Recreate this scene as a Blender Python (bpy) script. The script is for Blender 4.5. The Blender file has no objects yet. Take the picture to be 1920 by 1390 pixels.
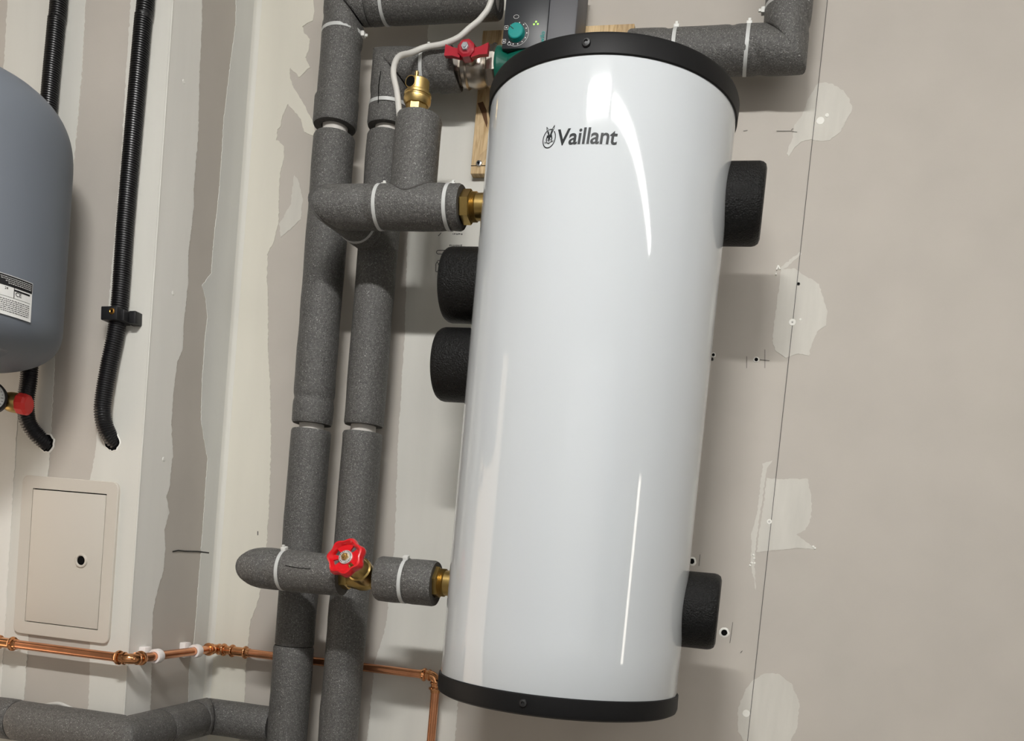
import bpy, bmesh, math, random
from math import pi, sin, cos, radians, sqrt, atan2
from mathutils import Vector, Matrix, noise
random.seed(4)
SC = bpy.context.scene
COL = SC.collection
V = Vector

# ------------------------------------------------------------------ camera
CF, CCY, YAW, PITCH, ROLL = 1666.904, 1150.9, .226045, -.055137, .092161
CAM = V((.226191, -1.574361, .188189))
FWD = V((-sin(YAW)*cos(PITCH), cos(YAW)*cos(PITCH), sin(PITCH)))
rt = FWD.cross(V((0, 0, 1))).normalized(); up = rt.cross(FWD)
RT = rt*cos(ROLL) + up*sin(ROLL); UP = up*cos(ROLL) - rt*sin(ROLL)
cd = bpy.data.cameras.new('camera'); co = bpy.data.objects.new('camera', cd); COL.objects.link(co)
co.matrix_world = Matrix(((RT.x, UP.x, -FWD.x, CAM.x), (RT.y, UP.y, -FWD.y, CAM.y), (RT.z, UP.z, -FWD.z, CAM.z), (0, 0, 0, 1)))
cd.sensor_fit = 'HORIZONTAL'; cd.sensor_width = 36; cd.lens = CF/1920*36
cd.shift_y = (CCY-695)/1920; cd.clip_start = .02
SC.camera = co

# ------------------------------------------------------------------ world, lights, exposure
w = bpy.data.worlds.new('world'); SC.world = w; w.use_nodes = True
w.node_tree.nodes['Background'].inputs[0].default_value = (.9, .95, 1, 1)
w.node_tree.nodes['Background'].inputs[1].default_value = .25
SC.view_settings.view_transform = 'Standard'; SC.view_settings.look = 'None'
SC.view_settings.exposure = 0; SC.view_settings.gamma = 1; SC.view_settings.use_curve_mapping = False
def area(name, loc, to, sx, sy, power, col):
    l = bpy.data.lights.new(name, 'AREA'); l.shape = 'RECTANGLE'; l.size = sx; l.size_y = sy; l.energy = power; l.color = col
    o = bpy.data.objects.new(name, l); COL.objects.link(o); o.location = loc
    o.rotation_euler = (V(to)-V(loc)).to_track_quat('-Z', 'Y').to_euler(); return o
BATTEN, LAMP = 40.0, 370.0                       # emission of the two ceiling battens
area('doorway_light', (-2.0, -.62, -.10), (-.7, -.35, .05), 1.0, 2.1, 11, (1, .80, .62))
area('window_light', (2.7, -1.40, .15), (.1, -.37, .15), .12, .95, 3.5, (1, .93, .82))
area('room_fill', (.8, -3.2, .5), (0, 0, .3), 2.2, 1.4, 5, (.95, .97, 1))

# ------------------------------------------------------------------ materials
def mat(name, col, rough=.5, metal=0, bump=None, vary=None, coat=0, coord='Object', emit=None, spec=.5, trans=0, sparkle=None):
    """bump=(scale,strength,distance) vary=(scale,amount,stretch xyz)"""
    m = bpy.data.materials.new(name); m.use_nodes = True; nt = m.node_tree; N = nt.nodes; L = nt.links
    b = N['Principled BSDF']; b.inputs['Base Color'].default_value = (*col, 1); b.inputs['Roughness'].default_value = rough
    b.inputs['Metallic'].default_value = metal; b.inputs['Coat Weight'].default_value = coat; b.inputs['Coat Roughness'].default_value = .06
    b.inputs['Specular IOR Level'].default_value = spec; b.inputs['Transmission Weight'].default_value = trans
    tc = N.new('ShaderNodeTexCoord')
    if vary:
        mp = N.new('ShaderNodeMapping'); L.new(tc.outputs[coord], mp.inputs[0]); mp.inputs['Scale'].default_value = vary[2] if len(vary) > 2 else (1, 1, 1)
        n = N.new('ShaderNodeTexNoise'); n.inputs['Scale'].default_value = vary[0]; n.inputs['Detail'].default_value = 5; L.new(mp.outputs[0], n.inputs[0])
        r = N.new('ShaderNodeValToRGB'); r.color_ramp.elements[0].position = .3; r.color_ramp.elements[1].position = .7
        a = vary[1]
        r.color_ramp.elements[0].color = tuple(c*(1-a) for c in col)+(1,); r.color_ramp.elements[1].color = tuple(min(1, c*(1+a)) for c in col)+(1,)
        L.new(n.outputs[0], r.inputs[0]); out = r.outputs[0]
        if sparkle:      # sparse pale flecks, the foam's glints painted into its colour: (scale, colour, threshold)
            s = N.new('ShaderNodeTexNoise'); s.inputs['Scale'].default_value = sparkle[0]; s.inputs['Detail'].default_value = 2; L.new(tc.outputs[coord], s.inputs[0])
            sr = N.new('ShaderNodeMapRange'); sr.inputs[1].default_value = sparkle[2]; sr.inputs[2].default_value = sparkle[2]+.12; L.new(s.outputs[0], sr.inputs[0])
            mx = N.new('ShaderNodeMixRGB'); L.new(sr.outputs[0], mx.inputs[0]); L.new(out, mx.inputs[1]); mx.inputs[2].default_value = (*sparkle[1], 1); out = mx.outputs[0]
        L.new(out, b.inputs['Base Color'])
    if bump:
        n = N.new('ShaderNodeTexNoise'); n.inputs['Scale'].default_value = bump[0]; n.inputs['Detail'].default_value = 3; L.new(tc.outputs[coord], n.inputs[0])
        bp = N.new('ShaderNodeBump'); bp.inputs['Strength'].default_value = bump[1]; bp.inputs['Distance'].default_value = bump[2]
        L.new(n.outputs[0], bp.inputs['Height']); L.new(bp.outputs[0], b.inputs['Normal'])
    if emit: b.inputs['Emission Color'].default_value = (*emit[0], 1); b.inputs['Emission Strength'].default_value = emit[1]
    return m
M = dict(
    board=mat('plasterboard_paper', (.475, .44, .395), .85, vary=(9, .035), bump=(300, .08, .001)),
    filler=mat('joint_compound', (.64, .628, .58), .8, vary=(14, .05, (1, 1, .12)), bump=(60, .12, .002)),
    filler_grey=mat('joint_compound_grey', (.62, .62, .59), .8, vary=(14, .05, (1, 1, .12)), bump=(60, .12, .002)),
    filler_white=mat('joint_compound_white', (.76, .745, .70), .8, vary=(14, .05, (1, 1, .12)), bump=(60, .12, .002)),
    filler_cream=mat('joint_compound_cream', (.66, .635, .555), .8, vary=(14, .04, (1, 1, .12)), bump=(60, .12, .002)),
    skim=mat('thin_skim', (.575, .555, .505), .85, vary=(30, .06, (1.5, 1, .25)), bump=(80, .15, .002)),
    plaster=mat('plaster_spot', (.80, .79, .74), .7, bump=(200, .3, .002)),
    paint=mat('room_paint', (.50, .49, .46), .9),
    concrete=mat('concrete_floor', (.30, .28, .26), .8, vary=(6, .1), bump=(40, .2, .003)),
    foam=mat('grey_foam', (.088, .086, .082), .48, vary=(260, .35), bump=(480, 1.0, .0017), sparkle=(620, (.36, .355, .34), .60), spec=.5),
    foam_in=mat('foam_cut_face', (.075, .072, .068), .9, vary=(500, .3), bump=(500, .6, .001)),
    pvc=mat('cream_plastic_pipe', (.60, .57, .53), .45),
    white=mat('white_enamel', (.53, .558, .58), .045, coat=.2, bump=(300, .018, .0006)),
    capblk=mat('black_cap_plastic', (.009, .009, .0095), .5, bump=(900, .22, .0006), spec=.16),
    epp=mat('black_moulded_foam', (.006, .006, .006), .42, vary=(200, .3), bump=(420, .9, .0026), spec=.2),
    rubber=mat('black_conduit', (.010, .010, .011), .33),
    blackmat=mat('black_plastic', (.012, .012, .013), .45, bump=(600, .1, .0005)),
    vessel=mat('grey_enamel', (.145, .163, .192), .5, coat=0, bump=(500, .03, .0006)),
    brass=mat('brass', (.47, .33, .12), .30, 1, vary=(40, .12), bump=(160, .06, .001)),
    gold=mat('gold_brass', (.58, .42, .17), .38, 1, vary=(60, .1), bump=(500, .15, .0006)),
    nickel=mat('nickel', (.44, .405, .36), .33, 1, bump=(200, .05, .001)),
    steel=mat('zinc_screw', (.62, .65, .70), .25, 1),
    alu=mat('label_disc', (.68, .68, .66), .4, .6),
    copper=mat('copper', (.80, .37, .20), .24, 1, vary=(30, .13, (1, 1, 1)), bump=(90, .08, .001)),
    copperfit=mat('copper_fitting', (.74, .36, .17), .14, 1, bump=(60, .06, .001)),
    red=mat('red_handwheel', (.62, .006, .012), .28, coat=.5),
    reddark=mat('red_lever', (.36, .006, .020), .36, coat=.2),
    redcap=mat('red_cap', (.70, .03, .025), .45),
    tie=mat('nylon_tie', (.52, .53, .52), .4),
    tiehead=mat('nylon_head', (.66, .66, .63), .42),
    clip=mat('clip_plastic', (.78, .74, .72), .45),
    cable=mat('white_cable', (.58, .57, .54), .42),
    hatch=mat('hatch_paint', (.56, .52, .46), .5),
    dark=mat('dark_hole', (.006, .006, .006), .95, spec=.05),
    pencil=mat('pencil', (.10, .095, .09), .9),
    ink=mat('black_marker', (.008, .008, .008), .6),
    inkprint=mat('grey_print', (.05, .05, .05), .8),
    logo=mat('logo_black', (.014, .016, .018), .5, spec=.25),
    labelw=mat('label_white', (.72, .72, .70), .45),
    labelb=mat('label_black', (.010, .010, .011), .35),
    green=mat('green_cast_iron', (.003, .095, .065), .35, bump=(250, .3, .001)),
    teal=mat('teal_knob', (.0, .27, .25), .35),
    panel=mat('pump_panel', (.018, .020, .024), .4),
    grey=mat('pump_grey', (.075, .075, .085), .5),
    led=mat('led', (.3, .8, .1), .4, emit=((.45, 1, .12), 1.2)),
    dial=mat('dial_face', (.75, .76, .74), .35),
    batten=mat('batten_body', (.30, .30, .31), .6),
    glow2=mat('lamp_diffuser', (.9, .9, .9), .5, emit=((1, .99, .965), LAMP)),
    glow=mat('batten_diffuser', (.9, .9, .9), .5, emit=((1, .985, .955), BATTEN)),
)
# OSB: short strands lying in several directions
def osb():
    m = bpy.data.materials.new('strand_board'); m.use_nodes = True; N = m.node_tree.nodes; L = m.node_tree.links; b = N['Principled BSDF']
    b.inputs['Roughness'].default_value = .65
    tc = N.new('ShaderNodeTexCoord'); prev = None
    vo = N.new('ShaderNodeTexVoronoi'); vo.inputs['Scale'].default_value = 1
    mp = N.new('ShaderNodeMapping'); mp.inputs['Rotation'].default_value = (0, .5, 0); mp.inputs['Scale'].default_value = (70, 10, 22); L.new(tc.outputs['Object'], mp.inputs[0])
    L.new(mp.outputs[0], vo.inputs['Vector'])
    wv = N.new('ShaderNodeTexNoise'); wv.inputs['Scale'].default_value = 3; wv.inputs['Detail'].default_value = 6; wv.inputs['Distortion'].default_value = .6
    mp2 = N.new('ShaderNodeMapping'); mp2.inputs['Rotation'].default_value = (0, -.9, 0); mp2.inputs['Scale'].default_value = (90, 10, 9); L.new(tc.outputs['Object'], mp2.inputs[0]); L.new(mp2.outputs[0], wv.inputs[0])
    r1 = N.new('ShaderNodeValToRGB'); e = r1.color_ramp.elements; e[0].color = (.42, .29, .14, 1); e[0].position = .3; e[1].color = (.64, .50, .31, 1); e[1].position = .62
    L.new(wv.outputs[0], r1.inputs[0])
    r2 = N.new('ShaderNodeValToRGB'); e = r2.color_ramp.elements; e[0].color = (.72, .66, .6, 1); e[1].color = (1.15, 1.1, 1, 1); L.new(vo.outputs['Color'], r2.inputs[0])
    mx = N.new('ShaderNodeMixRGB'); mx.blend_type = 'MULTIPLY'; mx.inputs[0].default_value = 1; L.new(r1.outputs[0], mx.inputs[1]); L.new(r2.outputs[0], mx.inputs[2]); L.new(mx.outputs[0], b.inputs['Base Color'])
    bp = N.new('ShaderNodeBump'); bp.inputs['Strength'].default_value = .4; bp.inputs['Distance'].default_value = .002; L.new(wv.outputs[0], bp.inputs['Height']); L.new(bp.outputs[0], b.inputs['Normal'])
    return m
M['osb'] = osb()

# ------------------------------------------------------------------ mesh helpers (all coordinates are world metres)
def thing(name, label, cat, loc, group=None):
    o = bpy.data.objects.new(name, None); COL.objects.link(o); o.location = loc; o.empty_display_size = .03
    o['label'] = label; o['category'] = cat
    if group: o['group'] = group
    return o
def wloc(o):
    p = V((0, 0, 0))
    while o: p = p + V(o.location); o = o.parent
    return p
def obj(name, bm, m, parent=None, label=None, smooth=35, kind=None, loc=None):
    me = bpy.data.meshes.new(name)
    bmesh.ops.recalc_face_normals(bm, faces=bm.faces)
    off = wloc(parent) if parent else V((0, 0, 0))
    if loc is not None: off = off + (V(loc)-off)
    if off.length: bmesh.ops.translate(bm, verts=bm.verts, vec=-off)
    if smooth:
        for f in bm.faces: f.smooth = True
    bm.to_mesh(me); bm.free()
    if smooth: me.set_sharp_from_angle(angle=radians(smooth))
    for mm in (m if isinstance(m, (list, tuple)) else [m]): me.materials.append(mm)
    o = bpy.data.objects.new(name, me); COL.objects.link(o)
    if parent: o.parent = parent; o.location = off - wloc(parent)
    else: o.location = off
    if label: o['label'] = label
    if kind: o['kind'] = kind
    return o
def frame(ax):
    ax = V(ax).normalized(); h = V((0, 0, 1)) if abs(ax.z) < .9 else V((0, 1, 0))
    u = ax.cross(h).normalized(); return ax, u, u.cross(ax)
def rings(bm, rs, close=True, mi=0):
    """rs: list of point lists of equal length -> quads between; a length-1 list is a pole"""
    prev = None
    for pts in rs:
        cur = [bm.verts.new(p) for p in pts]
        if prev:
            n = max(len(prev), len(cur))
            for i in range(n if close else n-1):
                j = (i+1) % n
                if len(prev) == 1: q = (prev[0], cur[i], cur[j])
                elif len(cur) == 1: q = (prev[i], cur[0], prev[j])
                else: q = (prev[i], cur[i], cur[j], prev[j])
                f = bm.faces.new(q); f.material_index = mi
        prev = cur
def lathe(bm, prof, o, ax=(0, 0, 1), seg=32, mi=0, ph=0, fn=None):
    """prof: (radius, height along axis)"""
    ax, u, v = frame(ax); o = V(o); rs = []
    for r, h in prof:
        if r <= 1e-6: rs.append([o+ax*h]); continue
        rs.append([o+ax*h+(u*cos(a)+v*sin(a))*(r*(fn(a) if fn else 1)) for a in [ph+2*pi*k/seg for k in range(seg)]])
    rings(bm, rs, mi=mi)
def bx(bm, lo, hi, bev=0, seg=2, rot=None, mi=0):
    lo, hi = V(lo), V(hi); c = (lo+hi)/2; s = hi-lo
    r = bmesh.ops.create_cube(bm, size=1); vs = r['verts']
    bmesh.ops.scale(bm, verts=vs, vec=s)
    if bev:
        es = list({e for v in vs for e in v.link_edges})
        r2 = bmesh.ops.bevel(bm, geom=es, offset=bev, segments=seg, affect='EDGES', profile=.5)
        vs = list({v for f in r2['faces'] for v in f.verts})
        seen = set(vs); st = list(vs)
        while st:
            v = st.pop()
            for e in v.link_edges:
                o = e.other_vert(v)
                if o not in seen: seen.add(o); st.append(o)
        vs = list(seen)
    if rot: bmesh.ops.rotate(bm, verts=vs, cent=(0, 0, 0), matrix=rot)
    bmesh.ops.translate(bm, verts=vs, vec=c)
    for f in {f for v in vs for f in v.link_faces}: f.material_index = mi
    return vs
def smoothpath(pts, n=8):
    P = [V(p) for p in pts]; P = [P[0]*2-P[1]]+P+[P[-1]*2-P[-2]]; out = []
    for i in range(1, len(P)-2):
        for k in range(n):
            t = k/n; a, b, c, d = P[i-1:i+3]
            out.append(.5*((2*b)+(c-a)*t+(2*a-5*b+4*c-d)*t*t+(3*b-a-3*c+d)*t**3))
    out.append(P[-2]); return out
def tube(bm, path, r, seg=14, caps=True, mi=0):
    path = [V(p) for p in path]; rs = []; u = None
    for i, p in enumerate(path):
        t = (path[min(i+1, len(path)-1)]-path[max(i-1, 0)]).normalized()
        if u is None: u = frame(t)[1]
        u = (u-t*u.dot(t)).normalized(); v = t.cross(u)
        rr = r[i] if isinstance(r, (list, tuple)) else r
        rs.append([p+(u*cos(a)+v*sin(a))*rr for a in [2*pi*k/seg for k in range(seg)]])
    if caps: rs = [[path[0]]]+rs+[[path[-1]]]
    rings(bm, rs, mi=mi)
def sleeve(bm, p0, p1, r, n0=None, n1=None, dips=(), ri=.0232, seg=40, wob=.0007):
    """foam tube between p0 and p1 cut by the planes with normals n0, n1; dips = distances where a tie squeezes it"""
    p0, p1 = V(p0), V(p1); ax, u, v = frame(p1-p0); L = (p1-p0).length
    n0 = V(n0) if n0 else ax; n1 = V(n1) if n1 else ax; sd = p0.x*7+p0.z*5
    n = max(4, int(L/.022)); fr = sorted(set([k/n for k in range(n+1)] + [min(1, max(0, (d+q)/L)) for d in dips for q in (-.014, -.007, -.003, .003, .007, .014)]+[.004/L, 1-.004/L]))
    def end(rad, pt, nn): return -(rad).dot(nn)/ax.dot(nn)
    outer = []
    for f in fr:
        ring = []
        for k in range(seg):
            a = 2*pi*k/seg; d = u*cos(a)+v*sin(a)
            s0 = end(d*r, p0, n0); s1 = L+end(d*r, p1, n1); s = s0+(s1-s0)*f
            rr = r
            for q in dips: rr -= .0022*math.exp(-((f*L-q)/.006)**2)
            rr += wob*noise.noise(V((cos(a)*1.2+sd, sin(a)*1.2, s*18)))*2
            if f in (fr[0], fr[-1]): rr -= .0018
            ring.append(p0+ax*s+d*rr)
        outer.append(ring)
    inn0 = [p0+ax*(end((u*cos(a)+v*sin(a))*ri, p0, n0))+(u*cos(a)+v*sin(a))*ri for a in [2*pi*k/seg for k in range(seg)]]
    inn1 = [p0+ax*(L+end((u*cos(a)+v*sin(a))*ri, p1, n1))+(u*cos(a)+v*sin(a))*ri for a in [2*pi*k/seg for k in range(seg)]]
    rings(bm, outer); rings(bm, [outer[0], inn0], mi=1); rings(bm, [outer[-1], inn1], mi=1); rings(bm, [inn0, inn1], mi=1)
    bmesh.ops.remove_doubles(bm, verts=bm.verts, dist=1e-5)
def foam(parent, p0, p1, r=.0345, **k):
    bm = bmesh.new(); sleeve(bm, p0, p1, r, **k); return obj('foam_sleeve', bm, [M['foam'], M['foam_in']], parent, smooth=50)
def inner_pipe(parent, pts, r=.0145, m='pvc'):
    bm = bmesh.new(); tube(bm, pts, r, 20); return obj('pipe', bm, M[m], parent)
def tie(parent, c, ax, r, ang, w=.0058, tail=True):
    """cable tie band round axis ax at c; its head sits at angle ang (radians from the frame's u)"""
    bm = bmesh.new(); lathe(bm, [(r-.0022, -w/2), (r-.0004, -w/2), (r-.0004, w/2), (r-.0022, w/2), (r-.0022, -w/2)], c, ax, 40)
    t = obj('cable_tie', bm, M['tie'], parent)
    a, u, v = frame(ax); d = u*cos(ang)+v*sin(ang); tg = a.cross(d)
    bm = bmesh.new(); bx(bm, (-.0055, -.0045, -.003), (.0055, .0045, .0035), .001)
    if tail: bx(bm, (.001, -.0022, .002), (.004, .0022, .0075), .0005)
    mt = Matrix((tg, a, d)).transposed().to_4x4(); mt.translation = V(c)+d*(r+.0012)
    bmesh.ops.transform(bm, verts=bm.verts, matrix=mt)
    obj('tie_head', bm, M['tiehead'], t)
    return t
def ell(a, u, v): return u*cos(a)+v*sin(a)
def edge_noise(pts, step=.003, amp=.0011, keep=None):
    out = []; n = len(pts)
    for i in range(n):
        a, b = V(pts[i]).to_3d(), V(pts[(i+1) % n]).to_3d(); L = (b-a).length
        k = max(1, min(420, int(L/step)))
        nr = V((-(b-a).y, (b-a).x, 0)).normalized() if L > 1e-6 else V((0, 0, 0))
        straight = keep and keep(a) and keep(b)
        for j in range(k):
            p = a.lerp(b, j/k)
            if not straight and (j or True): p = p+nr*amp*(noise.noise(V((p.x*160, p.y*160, 3.3)))+.75*noise.noise(V((p.x*380, p.y*380, 9.1))))
            out.append((p.x, p.y))
    return out
def plate(bm, pts, to3, th):
    """thin solid from a 2-D outline; to3(a,b,h) gives the point at height h off the wall"""
    a = [bm.verts.new(to3(x, y, 0)) for x, y in pts]; b = [bm.verts.new(to3(x, y, th)) for x, y in pts]
    bm.faces.new(b); n = len(pts)
    for i in range(n): bm.faces.new((a[i], a[(i+1) % n], b[(i+1) % n], b[i]))
BACK = lambda x, z, h: V((x, -h, z))
LEFT = lambda x, z, h: V((x, -.249-h, z))
RETN = lambda y, z, h: V((-.742+h, y, z))
def text_verts(body, size, shear=0, off=0, space=1):
    c = bpy.data.curves.new('t', 'FONT'); c.body = body; c.size = size; c.shear = shear; c.offset = off; c.space_character = space; c.align_x = 'LEFT'
    o = bpy.data.objects.new('t', c); COL.objects.link(o); bpy.context.view_layer.update()
    me = bpy.data.meshes.new_from_object(o.evaluated_get(bpy.context.evaluated_depsgraph_get()))
    vs = [v.co.copy() for v in me.vertices]; fs = [tuple(p.vertices) for p in me.polygons]
    bpy.data.objects.remove(o); bpy.data.curves.remove(c); bpy.data.meshes.remove(me)
    return vs, fs
def stroke(bm, pts, w, to3, h=.0003):
    """flat line of width w through 2-D points"""
    for a, b in zip(pts[:-1], pts[1:]):
        a, b = V(a).to_3d(), V(b).to_3d(); d = (b-a); n = V((-d.y, d.x, 0)).normalized()*w/2
        bm.faces.new([bm.verts.new(to3(p.x, p.y, h)) for p in (a-n, b-n, b+n, a+n)])
PATCH = {
    'blob_top': [(0.2924,1.0162),(0.2853,1.0008),(0.2791,0.9764),(0.2677,0.9587),(0.2661,0.9318),(0.2594,0.9116),(0.2642,0.9075),(0.2717,0.9204),(0.2816,0.9315),(0.2967,0.9346),(0.3101,0.9321),(0.3274,0.933),(0.3412,0.9461),(0.3516,0.9703),(0.3566,0.9834),(0.3509,0.9968),(0.3384,1.0127),(0.3222,1.0231),(0.3088,1.0268),(0.2981,1.0249)],
    'blob_mid': [(0.2712,0.7223),(0.2905,0.724),(0.3111,0.7115),(0.3344,0.6992),(0.3439,0.674),(0.3523,0.6544),(0.3525,0.6318),(0.3401,0.6201),(0.3337,0.6028),(0.3304,0.5813),(0.3108,0.5835),(0.2949,0.5757),(0.277,0.5866),(0.2694,0.6007),(0.2691,0.6351),(0.2703,0.6781),(0.2715,0.7066)],
    'streak_mid': [(0.2992,0.7519),(0.2835,0.7381),(0.2697,0.7237),(0.2728,0.7209),(0.2869,0.7319),(0.3005,0.7473)],
    'blob_low': [(0.284,0.3734),(0.3117,0.3736),(0.3501,0.3768),(0.3603,0.3418),(0.3628,0.3118),(0.356,0.2911),(0.3423,0.2826),(0.3561,0.2743),(0.3753,0.2598),(0.3495,0.2603),(0.3177,0.2542),(0.2807,0.2476),(0.2813,0.2885),(0.2837,0.3294)],
    'streak_low': [(0.2907,0.4035),(0.275,0.3971),(0.2746,0.3219),(0.2693,0.2773),(0.2729,0.2264),(0.2857,0.1831),(0.2788,0.2338),(0.2781,0.2882),(0.2804,0.3291),(0.2823,0.3901)],
    'blob_bottom': [(0.2968,0.0279),(0.3136,0.0419),(0.3364,0.0446),(0.3607,0.0304),(0.3772,-0.0018),(0.3782,-0.0428),(0.3657,-0.0789),(0.3347,-0.097),(0.3005,-0.0879),(0.2812,-0.0626),(0.2773,-0.0248),(0.2869,0.0111)],
    'corner_back': [(-0.742,2.1),(-0.6267,1.2157),(-0.6206,1.1848),(-0.6225,1.168),(-0.6326,1.1644),(-0.6424,1.1581),(-0.638,1.1471),(-0.6248,1.1342),(-0.6265,1.1143),(-0.6323,1.1006),(-0.6204,1.0832),(-0.6414,1.0653),(-0.6621,1.0831),(-0.6629,1.0722),(-0.65,1.0438),(-0.6344,1.0248),(-0.6183,0.9995),(-0.6026,0.9774),(-0.6007,0.9557),(-0.6222,0.9638),(-0.6312,0.9874),(-0.6465,1.0033),(-0.6599,1.0161),(-0.6703,0.9945),(-0.6722,0.9757),(-0.6787,0.9696),(-0.6789,0.9508),(-0.6697,0.9459),(-0.662,0.9379),(-0.6603,0.9191),(-0.6672,0.8751),(-0.6612,0.7962),(-0.6681,0.7613),(-0.6802,0.7357),(-0.6785,0.724),(-0.6773,0.689),(-0.6718,0.6571),(-0.6677,0.6092),(-0.6637,0.5611),(-0.6539,0.4971),(-0.6445,0.4071),(-0.6378,0.3068),(-0.6359,0.2581),(-0.635,0.1883),(-0.6389,0.0966),(-0.6458,0.0641),(-0.6567,0.0311),(-0.6582,-0.0116),(-0.6587,-0.0616),(-0.657,-0.1293),(-0.667,-0.3),(-0.667,-1.2),(-0.742,-1.2)],
    'chip_back': [(-0.6363,0.8843),(-0.6288,0.878),(-0.615,0.8403),(-0.6153,0.8026),(-0.6545,0.7677),(-0.6595,0.793),(-0.6387,0.8309),(-0.638,0.8718)],
    'bead_return': [(-0.2485,2.1),(-0.1746,2.1),(-0.1746,1.1225),(-0.1679,1.0704),(-0.1651,0.9951),(-0.1561,0.8823),(-0.158,0.7926),(-0.1541,0.7641),(-0.16,0.6822),(-0.1547,0.628),(-0.1592,0.5624),(-0.1568,0.5146),(-0.1707,0.4871),(-0.175,0.4379),(-0.1746,0.3776),(-0.1627,0.3226),(-0.1653,0.319),(-0.1658,0.2747),(-0.1742,0.25),(-0.1626,0.2237),(-0.1731,0.1923),(-0.1663,0.1584),(-0.1676,0.1205),(-0.1804,0.0862),(-0.1895,0.0453),(-0.1865,-0.0061),(-0.1795,-0.093),(-0.1772,-0.1384),(-0.1772,-1.2),(-0.2485,-1.2)],
    'corner_return': [(0,2.1),(-0.0735,2.1),(-0.0735,1.1863),(-0.0658,1.1314),(-0.0744,1.0449),(-0.0817,0.9487),(-0.0795,0.8258),(-0.0849,0.7507),(-0.0869,0.7083),(-0.0858,0.6712),(-0.1117,0.6399),(-0.0982,0.6214),(-0.0882,0.5909),(-0.0914,0.5397),(-0.0908,0.4767),(-0.0849,0.4016),(-0.063,0.3494),(-0.0549,0.334),(-0.0538,0.2249),(-0.0543,0.078),(-0.0555,-0.0144),(-0.0655,-0.0618),(-0.0598,-0.1329),(-0.0598,-1.2),(0,-1.2)],
    'bead_left': [(-0.7425,2.1),(-0.821,2.1),(-0.821,1.0259),(-0.8208,0.9319),(-0.8188,0.8013),(-0.8313,0.3146),(-0.839,0.2651),(-0.8142,-0.0602),(-0.8121,-0.127),(-0.812,-1.2),(-0.7425,-1.2)],
    'tape_left': [(-0.9082,2.1),(-0.9082,1.0296),(-0.9065,0.9405),(-0.9104,0.8351),(-0.9242,0.48),(-0.9237,0.3948),(-0.9225,0.2892),(-0.9424,-0.0174),(-0.9444,-0.1267),(-0.96,-1.2),(-1.07,-1.2),(-1.06,0.2),(-1.065,0.9),(-1.06,2.1)],
}
# ------------------------------------------------------------------ the room
XA, YA, ZF, ZC = -.742, -.249, -1.25, 2.15
def struct(name, lo, hi, m):
    bm = bmesh.new(); bx(bm, lo, hi); return obj(name, bm, M[m], None, smooth=0, kind='structure')
wb = struct('wall_back', (XA-.02, 0, ZF), (3, .1, ZC), 'board')
wl = struct('wall_left', (-3, YA, ZF), (XA-.02, .1, ZC), 'board')
wr = struct('wall_return', (XA-.02, YA, ZF), (XA, 0, ZC), 'board')
struct('floor', (-3, -3.6, ZF-.1), (3, .1, ZF), 'concrete')
struct('ceiling', (-3, -3.6, ZC), (3, .1, ZC+.1), 'paint')
struct('wall_right', (3, -3.6, ZF), (3.1, .1, ZC), 'paint')
struct('wall_front', (-3, -3.7, ZF), (3, -3.6, ZC), 'paint')
struct('wall_far_left', (-3.1, -3.6, ZF), (-3, .1, ZC), 'paint')
def patch(key, parent, to3, th, m='filler', name='filler_patch', keep=None, amp=.0017, label=None):
    bm = bmesh.new(); plate(bm, edge_noise(PATCH[key], amp=amp, keep=keep), to3, th); return obj(name, bm, M[m], parent, label, smooth=0)
KP = lambda p: abs(p.y) > 1.15 or p.y < -.25 or abs(p.x-XA) < .002
patch('corner_back', wb, BACK, .0010, 'filler_cream', name='joint_compound', keep=KP)
patch('chip_back', wb, BACK, .0007, 'skim')
PATCH['joint_mid'] = [(-.392, 2.1), (-.392, 1.0), (-.40, .8), (-.388, .6), (-.383, .4), (-.372, .2), (-.376, .05), (-.392, -.02), (-.395, -.2), (-.392, -1.2), (-.224, -1.2), (-.222, -.1), (-.228, .3), (-.222, .8), (-.228, 2.1)]
patch('joint_mid', wb, BACK, .0009, name='joint_compound', keep=lambda p: abs(p.y) > 1.2)
for k in ('blob_top', 'blob_mid', 'blob_low', 'blob_bottom'): patch(k, wb, BACK, .0006, 'skim')
for k in ('streak_mid', 'streak_low'): patch(k, wb, BACK, .0004, 'skim')
patch('bead_return', wr, RETN, .0010, 'filler_white', name='joint_compound', keep=lambda p: abs(p.y) > 1.2 or p.x < -.247)
patch('corner_return', wr, RETN, .0010, 'filler_grey', name='joint_compound', keep=lambda p: abs(p.y) > 1.2 or p.x > -.001)
patch('bead_left', wl, LEFT, .0010, name='joint_compound', keep=lambda p: abs(p.y) > 1.2 or p.x > -.745)
PATCH['wide_left'] = [(-.992, .52), (-.992, -1.2), (-1.45, -1.2), (-1.45, .52)]
patch('tape_left', wl, LEFT, .0010, name='joint_compound', keep=lambda p: abs(p.y) > 1.2)
patch('wide_left', wl, LEFT, .0016, 'filler_white', name='joint_compound', keep=lambda p: abs(p.y) > 1.2)
# ridge of the metal corner bead under the compound
bm = bmesh.new(); tube(bm, [(XA+.0002, YA-.0002, ZF+.01), (XA+.0002, YA-.0002, ZC-.01)], .0016, 10); obj('trim_1', bm, M['filler'], None, kind='structure')
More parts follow.
